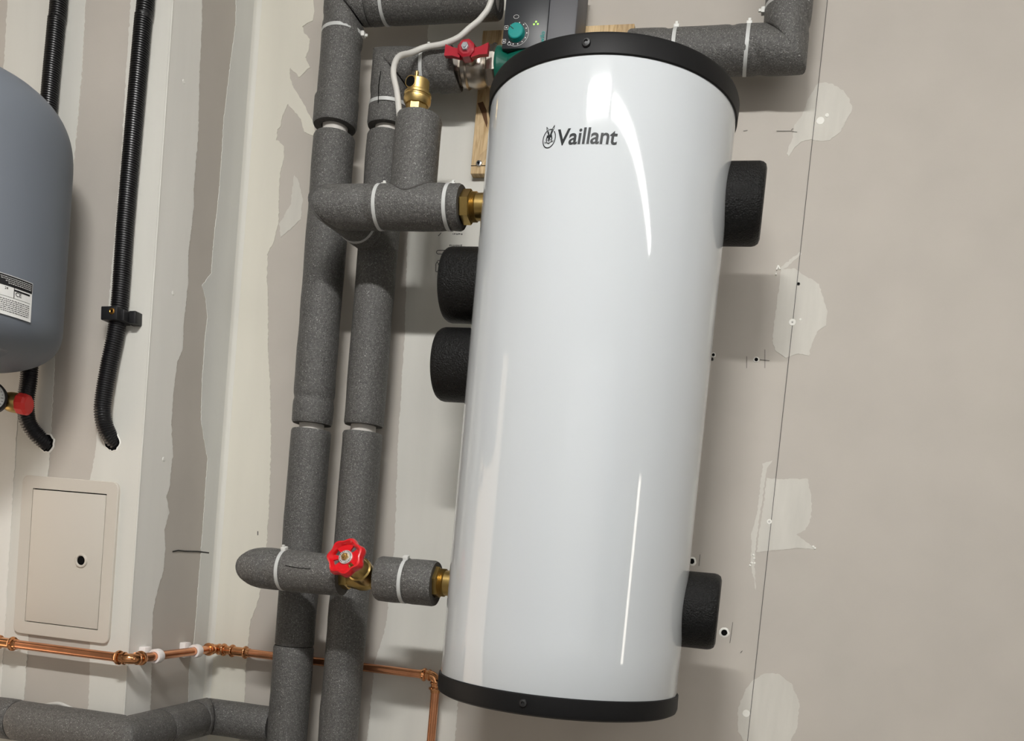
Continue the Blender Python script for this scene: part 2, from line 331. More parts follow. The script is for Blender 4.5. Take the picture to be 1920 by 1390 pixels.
# filler ridge along the inner corner, pencil line, screw dimples, drill holes
bm = bmesh.new(); rings(bm, [[(XA, -.016, z), (XA+.0022, -.005, z), (XA+.005, -.0022, z), (XA+.016, 0, z), (XA-.002, .002, z)] for z in (ZF, ZC)]); obj('trim_2', bm, M['filler'], None, kind='structure')
bm = bmesh.new(); bx(bm, (.2985, -.0010, ZF+.01), (.2995, -.0001, ZC-.01)); obj('pencil_line', bm, M['pencil'], wb, smooth=0)
for x, z, r in ((.3084, .9646, .0062), (.3177, .9733, .003), (.2984, .6351, .0055), (.2959, .3005, .0042), (.292, -.03, .006), (.311, .64, .002)):
    bm = bmesh.new(); lathe(bm, [(r*1.1, 0), (r, .0012), (r*.35, .0016), (0, .0009)], (x, 0, z), (0, -1, 0), 18); obj('screw_dimple', bm, M['plaster'], wb)
for x, z, r in ((.2413, .1045, .0052), (.174, .2221, .0048), (.1745, .5764, .0026), (.173, .5691, .0018), (.2464, .571, .003), (.3015, .6985, .0018), (.2984, .6351, .0011), (.2959, .3005, .0012)):
    bm = bmesh.new(); lathe(bm, [(r*1.7, .0001), (r*1.35, .0016), (r*1.05, .0018), (r, .0012)], (x, 0, z), (0, -1, 0), 22, fn=lambda a: 1+.14*noise.noise(V((cos(a)*2, sin(a)*2, x*90))))
    rim = obj('hole_rim', bm, M['plaster' if r > .002 else 'pencil'], wb)
    bm = bmesh.new(); lathe(bm, [(r, .0013), (r*.9, .0011), (0, .0011)], (x, 0, z), (0, -1, 0), 18); obj('drill_hole', bm, M['dark'], wb)
def marks(name, parent, to3, m, lines, w):
    bm = bmesh.new()
    for l in lines: stroke(bm, l, w, to3, .0013)
    return obj(name, bm, M[m], parent, smooth=0)
marks('marker_line', wr, RETN, 'ink', [[(-.1458, .1544), (-.128, .1572), (-.1083, .1567), (-.0653, .1576), (-.0272, .1562)]], .0026)
marks('pencil_tick', wb, BACK, 'pencil', [[(-.6552, .2068), (-.6546, .199)]], .0022)
marks('pencil_marks', wb, BACK, 'pencil', [[(.2301, .5758), (.2321, .556)], [(.2586, .5884), (.2618, .5573)], [(.252, .5712), (.268, .570)], [(.2398, .9491), (.2654, .9486)], [(.2634, .9500), (.2660, .9530)], [(.2654, .9480), (.2734, .9466)], [(.1858, .9501), (.1926, .9512)],
      [(.2535, .124), (.2525, .088)], [(.187, .235), (.187, .215)], [(.2715, .073), (.2745, .077)]], .0008)
rr = [(-.3236, .7472), (-.3364, .7470), (-.3392, .7452), (-.3392, .7424), (-.3366, .7404), (-.3236, .7403)]
hexm = [(-.330, .7290), (-.3352, .7285), (-.3383, .7222), (-.3376, .7089), (-.3313, .7077), (-.3290, .714), (-.3298, .7240), (-.330, .7290)]
marks('printed_marks', wb, BACK, 'inkprint', [rr, hexm, [(-.3334, .7786), (-.3362, .7750)], [(-.3362, .7750), (-.3387, .7728)], [(-.3362, .725), (-.3325, .7225), (-.3345, .7205)]], .0012)
bm = bmesh.new()
for zz, x0, x1 in ((.7765, -.311, -.292), (.7560, -.3145, -.291)):
    x = x0
    while x < x1:
        wd = random.uniform(.0008, .0018); stroke(bm, [(x, zz-random.uniform(.0008, .0020)), (x+random.uniform(-.0004, .0004), zz+random.uniform(.0008, .0018))], wd, BACK, .0013); x += wd+.0009
obj('printed_lettering', bm, M['inkprint'], wb, smooth=0)
# chip of plaster, scuffs
bm = bmesh.new()
for p, q in (((.2655, .7285), (.2640, .7205)), ((.2660, .7280), (.2690, .7215)), ((.2640, .7160), (.2636, .7120))): tube(bm, [(p[0], -.001, p[1]), (q[0], -.002, q[1])], [.0010, .0014], 8)
obj('plaster_crumb', bm, M['plaster'], wb)
bm = bmesh.new()
for x, z in ((.2755, .242), (.278, .236), (.2745, .228), (.272, .2235), (.279, .228), (.374, .262), (.371, .2645)):
    lathe(bm, [(.0022, 0), (.0016, .0014), (0, .002)], (x, 0, z), (0, -1, 0), 7, fn=lambda a: 1+.4*noise.noise(V((cos(a)*2+x*300, sin(a)*2, z*90))))
obj('plaster_crumb', bm, M['plaster'], wb)
for y, z in ((-.1965, .60), (-.190, .315), (-.207, .95)):
    bm = bmesh.new(); lathe(bm, [(.0042, .0008), (.003, .0018), (0, .002)], (XA, y, z), (1, 0, 0), 12); obj('screw_dimple', bm, M['plaster'], wr)

# ceiling battens (just above the frame; mirrored in the tank's enamel)
def batten(x0, x1, y, z, label):
    t = thing('batten_light', label, 'light', ((x0+x1)/2, y, z), 'ceiling battens')
    bm = bmesh.new(); bx(bm, (x0-.02, y-.030, z+.022), (x1+.02, y+.030, z+.06), .004); obj('housing', bm, M['batten'], t)
    for xx in (x0+.2, x1-.2):
        bm = bmesh.new(); tube(bm, [(xx, y, z+.058), (xx, y, ZC)], .003, 8); obj('suspension_rod', bm, M['batten'], t)
    bm = bmesh.new(); tube(bm, [(x0, y, z+.005), (x1, y, z+.005)], .024, 24); obj('diffuser', bm, M['glow'], t)
batten(.235, 2.05, -1.735, 1.46, 'long white ceiling batten light above and right of the tank')
t = thing('panel_light', 'short bright ceiling lamp in front of the tank', 'light', (-.06, -1.74, 1.47))
bm = bmesh.new(); bx(bm, (-.29, -1.735, 1.470), (.15, -1.665, 1.51), .004); obj('housing', bm, M['batten'], t)
bm = bmesh.new(); tube(bm, [(-.07, -1.70, 1.51), (-.07, -1.70, ZC)], .004, 8); obj('suspension_rod', bm, M['batten'], t)
bm = bmesh.new(); bx(bm, (-.30, -1.735, 1.452), (.16, -1.665, 1.474), .008); obj('diffuser', bm, M['glow2'], t)

# ------------------------------------------------------------------ buffer tank
TR, TY, ZT, ZB = .18, -.235, .8505, .0160
T = thing('buffer_tank', 'tall white enamelled cylindrical tank with black end caps on the back wall', 'tank', (0, TY, ZB))
bm = bmesh.new(); lathe(bm, [(0, ZB-.02), (TR-.004, ZB-.02)]+[(TR, ZB-.01+(ZT-ZB+.02)*k/12) for k in range(13)]+[(0, ZT+.01)], (0, TY, 0), seg=160); obj('shell', bm, M['white'], T)
bm = bmesh.new(); lathe(bm, [(TR+.0004, ZT+.012), (TR+.0006, ZT-.0015), (TR+.0024, ZT), (TR+.0030, ZT+.022), (TR+.0014, ZT+.0265), (TR-.004, ZT+.0295), (.1, ZT+.031), (0, ZT+.032)], (0, TY, 0), seg=160); capT = obj('top_cap', bm, M['capblk'], T, 'black plastic top cap')
bm = bmesh.new(); lathe(bm, [(TR+.0004, ZB-.012), (TR+.0006, ZB+.0015), (TR+.0026, ZB), (TR+.0032, ZB-.020), (TR+.0016, ZB-.0255), (TR-.004, ZB-.0285), (.1, ZB-.03), (0, ZB-.031)], (0, TY, 0), seg=160); capB = obj('bottom_cap', bm, M['capblk'], T, 'black plastic bottom cap')
for z, ang, par in ((ZT+.0125, -3.6, capT), (ZB-.0110, -4.1, capB)):
    a = radians(ang); n = V((sin(a), -cos(a), 0)); c = V((0, TY, z))+n*(TR+.0036)
    bm = bmesh.new(); lathe(bm, [(.0058, -.001), (.0058, .0006), (.0050, .0020), (.0026, .0026), (.0022, .0008), (0, .0008)], c, n, 20); obj('screw', bm, M['blackmat'], par)
# vertical lap of the metal jacket at the left rear, with the back rail
bm = bmesh.new(); bx(bm, (-TR-.0026, TY+.028, ZB+.004), (-TR+.012, TY+.036, ZT-.36), .0006); obj('jacket_lap', bm, M['white'], T)
def port(x0, x1, z, lab):
    s = 1 if x1 > 0 else -1; r = .0574; L = abs(x1-x0)
    bm = bmesh.new(); lathe(bm, [(0, 0), (r, 0), (r, L-.011), (r-.0012, L-.006), (r-.004, L-.002), (r-.010, L), (0, L)], (x0, -.210, z), (s, 0, 0), 64); return obj('port_cover', bm, M['epp'], T, lab)
port(-.14, -.2425, .6184, 'black foam plug on the left side, upper'); port(-.14, -.2425, .4938, 'black foam plug on the left side, lower')
port(.14, .2305, .7437, 'black foam plug on the right side, upper'); port(.14, .2280, .1452, 'black foam plug on the right side, lower')
# slightly raised rosettes round the ports on the shell
def rosette(z, side, r, m):
    bm = bmesh.new(); rs = []
    for rad, h in ((r, .0002), (r-.001, .0016), (r*.62, .0016)):
        ring = []
        for k in range(48):
            a = 2*pi*k/48; dz = rad*sin(a); dy = rad*cos(a)+.025; x = sqrt(TR*TR-dy*dy)
            n = V((x, dy, 0)).normalized(); ring.append(V((side*x, TY+dy, z+dz))+V((side*n.x, n.y, 0))*h)
        rs.append(ring)
    rings(bm, rs); return obj('port_rosette', bm, M[m], T)
rosette(.150, -1, .034, 'white')
# logo: hare in an oval, and the word
def wrap(x, z, h=.00035, a0=0): a = a0+x/TR; return V((sin(a)*(TR+h), TY-cos(a)*(TR+h), z))
vs, fs = text_verts('Vaillant', .0285, .07, .0005, .98)
x0 = min(v.x for v in vs); x1 = max(v.x for v in vs); y0 = min(v.y for v in vs); y1 = max(v.y for v in vs)
bm = bmesh.new(); W0, W1 = radians(-12.7)*TR, radians(12.6)*TR
bv = [bm.verts.new(wrap(W0+(v.x-x0)/(x1-x0)*(W1-W0), .7375+(v.y)/(y1)*.0205)) for v in vs]
for f in fs: bm.faces.new([bv[i] for i in f])
obj('logo_word', bm, M['logo'], T, smooth=0)
def logo(shapes):
    bm = bmesh.new()
    for pts, w in shapes:
        for (ax_, az), (bx_, bz) in zip(pts[:-1], pts[1:]):
            d = V((bx_-ax_, bz-az, 0)); L = d.length
            if L < 1e-7: continue
            n = V((-d.y, d.x, 0))/L*w/2; e = d/L*w*.25
            q = [V((ax_, az, 0))-e-n, V((bx_, bz, 0))+e-n, V((bx_, bz, 0))+e+n, V((ax_, az, 0))-e+n]
            bm.faces.new([bm.verts.new(wrap(p.x, p.y, .0004)) for p in q])
    return bm
LX, LZ = radians(-16.5)*TR, .7480
def arc(cx, cz, rx, rz, a0, a1, n=22, tilt=0):
    o = []
    for k in range(n+1):
        a = radians(a0+(a1-a0)*k/n); x, z = rx*cos(a), rz*sin(a); o.append((cx+x*cos(tilt)-z*sin(tilt), cz+x*sin(tilt)+z*cos(tilt)))
    return o
S = [(arc(LX, LZ, .0090, .0117, -240, 52, 40, -.12), .0013), (arc(LX, LZ, .0090, .0117, 70, 104, 6, -.12), .0013)]
S += [([(LX-.0010, LZ+.0040), (LX-.0048, LZ+.0128), (LX-.0050, LZ+.0155), (LX-.0030, LZ+.0132), (LX-.0002, LZ+.0048)], .0009),
      ([(LX+.0010, LZ+.0042), (LX+.0034, LZ+.0120), (LX+.0066, LZ+.0162), (LX+.0058, LZ+.0118), (LX+.0024, LZ+.0042)], .0009),
      ([(LX-.0010, LZ+.0050), (LX-.0022, LZ+.0085)], .0016), ([(LX+.0016, LZ+.0050), (LX+.0036, LZ+.0090)], .0016),
      ([(LX-.0028, LZ+.0030), (LX+.0030, LZ+.0032)], .0034), ([(LX+.0001, LZ+.0034), (LX+.0000, LZ-.0030)], .0018),
      ([(LX-.0034, LZ+.0030), (LX-.0044, LZ-.0010), (LX-.0030, LZ-.0040)], .0010), ([(LX+.0036, LZ+.0030), (LX+.0044, LZ-.0006), (LX+.0032, LZ-.0038)], .0010),
      (arc(LX-.0022, LZ-.0002, .0012, .0018, 0, 360, 10), .0006), (arc(LX+.0023, LZ, .0012, .0018, 0, 360, 10), .0006),
      ([(LX-.0026, LZ-.0048), (LX+.0000, LZ-.0064), (LX+.0028, LZ-.0046)], .0010), ([(LX+.0000, LZ-.0030), (LX+.0000, LZ-.0062)], .0006),
      ([(LX-.0072, LZ-.0034), (LX-.0036, LZ-.0042)], .0005), ([(LX-.0066, LZ-.0054), (LX-.0034, LZ-.0050)], .0005), ([(LX+.0070, LZ-.0028), (LX+.0036, LZ-.0040)], .0005), ([(LX+.0066, LZ-.0048), (LX+.0034, LZ-.0048)], .0005)]
obj('logo_emblem', logo(S), M['logo'], T, smooth=0)

# ------------------------------------------------------------------ upright foam-lagged pipes
GR = 'grey foam lagged pipes'
P1X, P2X, PY = -.5222, -.4216, -.076
P1 = thing('lagged_pipe', 'upright grey foam lagged pipe nearest the room corner, turning right at its top', 'pipe', (P1X, PY, ZF), GR)
inner_pipe(P1, [(P1X, PY, ZF), (P1X, PY, 1.146), (-.245, PY, 1.146)], r=.0225)
foam(P1, (P1X, PY, .955), (P1X, PY, 1.146), .0362, n1=(1, 0, 1), dips=(.138,))
foam(P1, (P1X, PY, 1.146), (-.475, PY, 1.146), .0362, n0=(1, 0, 1))
foam(P1, (-.4735, PY, 1.146), (-.240, PY, 1.146), .0362, dips=(.03,))
foam(P1, (P1X-.001, PY, .9335), (P1X-.001, PY, .984), .0388)
foam(P1, (P1X, PY, .4075), (P1X, PY, .9175), .0362, dips=(.045,))
foam(P1, (P1X, PY, .0035), (P1X, PY, .3965), .0358)
foam(P1, (P1X, PY, ZF+.002), (P1X, PY, .0022), .0362)
tie(P1, (P1X, PY, 1.093), (-.03, .0, 1), .0368, radians(176))
tie(P1, (-.4435, PY, 1.146), (1, 0, 0), .0368, 1)
P2 = thing('lagged_pipe', 'upright grey foam lagged pipe beside the tank, turning right to the ball valve', 'pipe', (P2X, PY, ZF), GR)
PZ = 1.028
inner_pipe(P2, [(P2X, PY, ZF), (P2X, PY, PZ), (-.31, PY, PZ)], r=.0225)
foam(P2, (P2X, PY, .929), (P2X, PY, PZ), .0362, n1=(1, 0, 1), dips=(.036,))
foam(P2, (P2X, PY, PZ), (-.304, PY, PZ), .0366, n0=(1, 0, 1), n1=(1, 0, .22), dips=(.062,))
foam(P2, (P2X, PY, .4105), (P2X, PY, .9165), .0352)
foam(P2, (P2X, PY, ZF+.002), (P2X, PY, .3975), .0356)
tie(P2, (P2X, PY, .9655), (0, -.05, 1), .0368, radians(185))
tie(P2, (-.3585, PY, PZ), (1, 0, 0), .0372, 1.6)
bm = bmesh.new()
tube(bm, [(P2X-.006, PY-.0366, .955), (P2X-.0075, PY-.0372, .985), (P2X-.006, PY-.0366, 1.008)], .0007, 6); obj('slit', bm, M['dark'], P2)

# upper branch from tank to the second riser
BY, BZ = -.210, .7396
B1 = thing('lagged_pipe', 'upper grey foam lagged branch from the tank to the risers, under the air vent', 'pipe', (P2X-.012, BY, BZ), GR)
XE = -.4370
inner_pipe(B1, [(-.220, BY, BZ), (XE, BY, BZ), (XE, PY, BZ)])
foam(B1, (-.2278, BY, BZ), (XE, BY, BZ), .0348, n1=(-1, 1, 0), dips=(.0204, .1365), ri=.022)
foam(B1, (XE, BY, BZ), (XE+.008, PY-.046, BZ), .0348, n0=(-1, 1, 0), dips=(.060,))
foam(B1, (XE+.0085, PY-.0445, BZ), (P2X, PY-.005, BZ-.002), .0348)
tie(B1, (-.2482, BY, BZ), (1, 0, 0), .0356, radians(100)); tie(B1, (-.3643, BY, BZ), (1, 0, 0), .0356, radians(100)); tie(B1, (XE+.005, -.150, BZ), (.085, 1, 0), .0356, 0, tail=False)
VX = -.3134
VY0 = BY+.005
foam(B1, (VX, VY0, BZ), (VX-.001, VY0, .8810), .0368, ri=.017)
bm = bmesh.new(); sm = []
for k in range(41):
    a = pi*k/40; yy = VY0-.0368*sin(a)-.0002; dy = yy-BY; sm.append((VX+.0368*cos(a), yy, BZ+sqrt(max(0, .0350**2-dy*dy))+.0004))
tube(bm, sm, .0014, 8); obj('seam', bm, M['foam_in'], B1)
B2 = thing('lagged_pipe', 'lower grey foam lagged branch crossing in front of both risers to the red wheel valve', 'pipe', (-.5240, BY, .1437), GR)
LZ2 = .1437; XL = -.5215
inner_pipe(B2, [(-.38, BY, LZ2), (XL, BY, LZ2), (P1X, PY, LZ2)])
foam(B2, (-.3776, BY, LZ2), (XL, BY, LZ2), .0346, n1=(-1, 1, 0), dips=(.1044,), ri=.018)
foam(B2, (XL, BY, LZ2), (P1X, PY-.005, LZ2), .0346, n0=(-1, 1, 0))
tie(B2, (-.4820, BY, LZ2), (1, 0, 0), .0354, radians(75))
bm = bmesh.new(); tube(bm, [(-.465, BY-.0342, LZ2+.0085), (-.442, BY-.0344, LZ2+.0065), (-.420, BY-.0344, LZ2+.0070)], .0006, 6); obj('slit', bm, M['dark'], B2)
# short lower sleeve
SZ = .1457
B3 = thing('lagged_pipe', 'short grey foam sleeve between the red wheel valve and the tank', 'pipe', (-.265, BY, SZ), GR)
inner_pipe(B3, [(-.312, BY, SZ), (-.22, BY, SZ)], m='brass')
foam(B3, (-.3144, BY, SZ), (-.2166, BY, SZ), .0368, dips=(.0468,), ri=.022); tie(B3, (-.2676, BY, SZ), (1, 0, 0), .0374, radians(75), tail=False)
# top right run behind the tank
RZ, RX = 1.040, .2375
B4 = thing('lagged_pipe', 'grey foam lagged pipe leaving the tank top to the right and turning up', 'pipe', (.1, PY, RZ), GR)
inner_pipe(B4, [(-.02, PY, RZ), (RX, PY, RZ), (RX, PY, ZC)])
foam(B4, (-.01, PY, RZ), (RX, PY, RZ), .0362, n1=(1, 0, 1), dips=(.075, .1895)); foam(B4, (RX, PY, RZ), (RX, PY, ZC-.002), .0362, n0=(1, 0, 1), dips=(.062,))
tie(B4, (.0655, PY, RZ), (1, 0, 0), .0368, radians(80)); tie(B4, (.1800, PY, RZ), (1, 0, 0), .0370, radians(82)); tie(B4, (RX, PY, RZ+.062), (0, 0, 1), .0368, radians(5))
# low run along the foot of the three walls
FZ = -.1545
B5 = thing('lagged_pipe', 'grey foam lagged pipe running low along the left walls below the copper pipe', 'pipe', (-.70, -.294, FZ), GR)
inner_pipe(B5, [(-1.6, -.294, FZ), (-.70, -.294, FZ), (-.70, -.055, FZ), (-.562, -.055, FZ)])
foam(B5, (-1.6, -.294, FZ), (-.916, -.294, FZ), .0345); foam(B5, (-.9145, -.294, FZ), (-.70, -.294, FZ), .0345, n1=(1, 1, 0))
foam(B5, (-.70, -.294, FZ), (-.70, -.205, FZ), .0345, n0=(1, 1, 0)); foam(B5, (-.70, -.2035, FZ), (-.70, -.0990, FZ), .0345); foam(B5, (-.70, -.0975, FZ), (-.70, -.055, FZ), .0352, n1=(1, 1, 0))
foam(B5, (-.70, -.055, FZ), (-.5615, -.055, FZ), .0345, n0=(1, 1, 0))
bm = bmesh.new(); tube(bm, smoothpath([(-.950, -.254, -.150), (-.9094, -.256, -.1365), (-.8721, -.256, -.1255), (-.850, -.256, -.1280), (-.8282, -.256, -.137), (-.815, -.256, -.160)]), .0032, 10)
cb = obj('cable', bm, M['cable'], None); cb['label'] = 'thin white cable looping up behind the low foam lagged pipe'; cb['category'] = 'cable'

# ------------------------------------------------------------------ brass unions at the tank
def union(z, xo, lab):
    t = thing('pipe_union', lab, 'pipe fitting', (xo, BY, z), 'brass unions on the tank')
    bm = bmesh.new(); r = .0262
    lathe(bm, [(0, 0), (r-.002, 0), (r, .002), (r, .0145), (r-.0025, .0165), (.017, .0165)], (xo, BY, z), (1, 0, 0), 6, ph=radians(12)); obj('hex_nut', bm, M['brass'], t, smooth=20)
    bm = bmesh.new(); pr = [(.0, .014)]
    for k in range(5): pr += [(.0215, .0155+k*.0018), (.0226, .0164+k*.0018)]
    pr += [(.0205, .0248), (.0205, .0475), (0, .0475)]
    lathe(bm, pr, (xo, BY, z), (1, 0, 0), 40); obj('threaded_tail', bm, M['brass'], t)
    bm = bmesh.new(); lathe(bm, [(0, -.012), (.0185, -.012), (.0185, .002), (0, .002)], (xo, BY, z), (1, 0, 0), 28); obj('collar', bm, M['brass'], t)
union(BZ+.0005, -.2278, 'brass hexagon union joining the upper foam branch to the tank'); union(.1487, -.2253, 'brass hexagon union joining the lower short sleeve to the tank')

# ------------------------------------------------------------------ automatic air vent on top of the upright sleeve
t = thing('air_vent', 'brass automatic air vent standing in the upright foam sleeve', 'air vent', (VX-.001, VY0, .891))
o = (VX-.0065, VY0, .8860)
bm = bmesh.new(); lathe(bm, [(0, -.02), (.0172, -.02), (.0172, .0135), (.0165, .0150), (0, .0150)], o, (0, 0, 1), 8, ph=.25); obj('hex_base', bm, M['gold'], t, smooth=20)
bm = bmesh.new(); lathe(bm, [(0, .013), (.0185, .0140), (.0215, .0190), (.0218, .0245), (.0205, .0262), (.0205, .0275), (.0218, .0285), (.0215, .0325), (.0190, .0345), (0, .0345)], o, (0, 0, 1), 44); obj('body', bm, M['gold'], t)
bm = bmesh.new(); lathe(bm, [(0, .033), (.0172, .033), (.0172, .0515), (.0160, .0530), (0, .0530)], o, (0, 0, 1), 44); obj('bonnet', bm, M['gold'], t)
n = V((-.10, -1, 0)).normalized(); c = V(o)+V((-.0055, 0, .0435))
bm = bmesh.new(); lathe(bm, [(.0086, .008), (.0086, .0178), (.0078, .0184), (.0073, .0176)], c, n, 28, fn=lambda a: 1+.12*abs(sin(a))); v_ = obj('side_outlet', bm, M['gold'], t)
bm = bmesh.new(); lathe(bm, [(.0074, .0177), (.0070, .0174), (0, .0174)], c, n, 24, fn=lambda a: 1+.12*abs(sin(a))); obj('outlet_hole', bm, M['dark'], v_)
bm = bmesh.new(); lathe(bm, [(0, .052), (.0034, .052), (.0032, .0620), (.0022, .0632), (0, .0632)], V(o)+V((-.001, -.009, 0)), (0, 0, 1), 16); obj('vent_pin', bm, M['gold'], t)
# sensor cable
bm = bmesh.new(); tube(bm, smoothpath([(-.3370, -.226, .866), (-.3410, -.225, .8830), (-.3550, -.206, .9220), (-.3710, -.190, .9630), (-.3752, -.165, 1.0000), (-.3650, -.136, 1.0230), (-.3460, -.124, 1.0380), (-.3160, -.124, 1.0420), (-.2900, -.124, 1.0510), (-.2710, -.124, 1.0660), (-.2520, -.124, 1.0820), (-.2380, -.124, 1.1080), (-.2300, -.124, 1.1800), (-.2300, -.11, 1.30), (-.2300, -.10, ZC)]), .0048, 14)
cb = obj('sensor_cable', bm, M['cable'], None); cb['label'] = 'thick white cable looping from the air vent sleeve up past the red lever'; cb['category'] = 'cable'

# ------------------------------------------------------------------ wheel valve
VXX, VZ = -.3404, .1437
t = thing('gate_valve', 'brass Y-pattern valve with a red star handwheel left of the tank foot', 'valve', (VXX, BY, VZ))
bm = bmesh.new()
lathe(bm, [(0, -.046), (.0222, -.046), (.0222, -.027), (.0200, -.024), (0, -.024)], (VXX, BY, VZ), (1, 0, 0), 6, ph=.35)
obj('hex_end', bm, M['brass'], t, smooth=20)
bm = bmesh.new()
lathe(bm, [(0, -.027), (.0180, -.027), (.0195, -.015), (.0215, -.004), (.0205, .006), (.0172, .014), (.0168, .016), (.0160, .029), (0, .029)], (VXX, BY, VZ), (1, 0, 0), 36)
obj('body', bm, M['brass'], t)
d = V((-.10, -.92, .36)).normalized(); c0 = V((VXX+.006, BY, VZ+.002))
bm = bmesh.new(); lathe(bm, [(0, 0), (.0195, 0), (.0190, .024), (.0205, .027), (.0205, .034), (.0180, .036), (.0165, .050), (.0130, .054), (.006, .056), (.0045, .078), (0, .078)], c0, d, 36); obj('bonnet', bm, M['brass'], t)
wc = c0+d*.080
def wheel(bm, c, d, R):
    a, u, v = frame(d); NS = 98; prof = [(.30, .0005), (.40, .0010), (.56, .0010), (.70, .0012), (.76, .0040), (.84, .0066), (.93, .0060), (1.0, .0015), (1.0, -.0040), (.93, -.0068), (.84, -.0050), (.76, -.0030), (.70, -.0022), (.56, -.0018), (.40, -.0018), (.30, -.0016)]
    rs = []
    for r, h in prof:
        ring = []
        for k in range(NS):
            an = 2*pi*k/NS; lobe = 1+.078*cos(7*an+.6)*max(0, (r-.6)/.4)
            ring.append(c+a*h*1.15+(u*cos(an)+v*sin(an))*R*r*lobe)
        rs.append(ring)
    n = len(rs); V_ = [[bm.verts.new(p) for p in q] for q in rs]
    win = lambda k: (k % 14) in (2, 3, 4, 5, 6, 7, 8) if (k//14) in (0, 2, 4, 6) else False
    for i in range(n-1):
        for k in range(NS):
            j = (k+1) % NS
            if i in (1, 2, 12, 13) and win(k): continue
            bm.faces.new((V_[i][k], V_[i+1][k], V_[i+1][j], V_[i][j]))
    for k in range(NS):      # walls of the windows and the bore
        j = (k+1) % NS
        bm.faces.new((V_[0][k], V_[0][j], V_[-1][j], V_[-1][k]))
        if win(k):
            bm.faces.new((V_[3][k], V_[3][j], V_[12][j], V_[12][k])); bm.faces.new((V_[1][k], V_[1][j], V_[14][j], V_[14][k]))
            if not win((k-1) % NS):
                for i in (1, 2): bm.faces.new((V_[i][k], V_[i+1][k], V_[14-i][k], V_[15-i][k]))
            if not win(j):
                for i in (1, 2): bm.faces.new((V_[i][j], V_[i+1][j], V_[14-i][j], V_[15-i][j]))
bm = bmesh.new(); wheel(bm, wc, d, .0305); hw = obj('handwheel', bm, M['red'], t, 'red star-shaped handwheel', smooth=50)
bm = bmesh.new(); lathe(bm, [(0, -.001), (.0115, -.001), (.0115, .0030), (.0108, .0036), (0, .0036)], wc, d, 32); hd = obj('label_disc', bm, M['alu'], hw)
bm = bmesh.new(); a_, u_, v_ = frame(d)
for k in range(22):
    if k % 6 == 5: continue
    an = 2*pi*k/22; p = wc+a_*.0038+(u_*cos(an)+v_*sin(an))*.0088; q = wc+a_*.0038+(u_*cos(an)+v_*sin(an))*.0104
    s = (a_.cross(q-p)).normalized()*(.0007 if k % 2 else .0004); bm.faces.new([bm.verts.new(x) for x in (p-s, q-s, q+s, p+s)])
obj('disc_lettering', bm, M['ink'], hw, smooth=0)
bm = bmesh.new(); lathe(bm, [(0, .003), (.0062, .003), (.0062, .0065), (.0050, .0078), (.0030, .0078), (.0030, .0105), (.0022, .0112), (0, .0112)], wc, d, 6); obj('stem_nut', bm, M['gold'], hw, smooth=20)

# ------------------------------------------------------------------ ball valve with the red lever
VY, VZ = -.072, 1.029
t = thing('ball_valve', 'nickel ball valve with a dark red butterfly lever at the top of the second riser', 'valve', (-.265, VY, VZ))
bm = bmesh.new(); lathe(bm, [(0, 0), (.0245, 0), (.0265, .003), (.0265, .015), (.0245, .018), (0, .018)], (-.311, VY, VZ), (1, 0, 0), 8, ph=.2); obj('hex_end', bm, M['nickel'], t, smooth=20)
bm = bmesh.new(); lathe(bm, [(0, 0), (.024, 0), (.0305, .004), (.0320, .010), (.0305, .013), (.0290, .014), (.0300, .018), (.0312, .024), (.0305, .036), (.0285, .041), (.0245, .045), (.0245, .050), (0, .050)], (-.2945, VY, VZ), (1, 0, 0), 48); obj('body', bm, M['nickel'], t)
bm = bmesh.new(); lathe(bm, [(0, 0), (.026, 0), (.033, .004), (.0350, .007), (.0350, .017), (.033, .020), (0, .020)], (-.2505, VY, VZ), (1, 0, 0), 8, ph=.25); obj('union_nut', bm, M['nickel'], t, smooth=20)
n = V((.02, -1, -.02)).normalized(); c = V((-.2705, VY-.028, VZ-.002))
bm = bmesh.new(); lathe(bm, [(0, 0), (.010, 0), (.010, .022), (0, .022)], c, n, 24); obj('stem', bm, M['nickel'], t)
bm = bmesh.new(); lathe(bm, [(0, .018), (.0150, .019), (.0165, .026), (.0150, .038), (.0110, .0405), (0, .0405)], c, n, 8, ph=.3)
cc = c+n*.030
for s in (-1, 1):
    pts = [(.010, .0085, -.0095), (.023, .0080, -.0040), (.0370, .0110, .0015)] 
    rs = []
    for dx, hh, dz in pts: rs.append([cc+V((s*dx, dy, dz*.6+hz)) for dy, hz in ((-.006, -hh), (.004, -hh*.9), (.005, hh*.7), (-.004, hh*.8))])
    rs = [[sum(rs[0], V((0, 0, 0)))/4]]+rs+[[sum(rs[-1], V((0, 0, 0)))/4]]; rings(bm, rs)
lv = obj('lever', bm, M['reddark'], t, 'dark red butterfly lever', smooth=25)
bm = bmesh.new(); lathe(bm, [(0, .039), (.0072, .039), (.0072, .0430), (.0060, .0455), (.0040, .0455), (.0036, .0475), (0, .0475)], c, n, 6); obj('lever_nut', bm, M['steel'], lv, smooth=20)

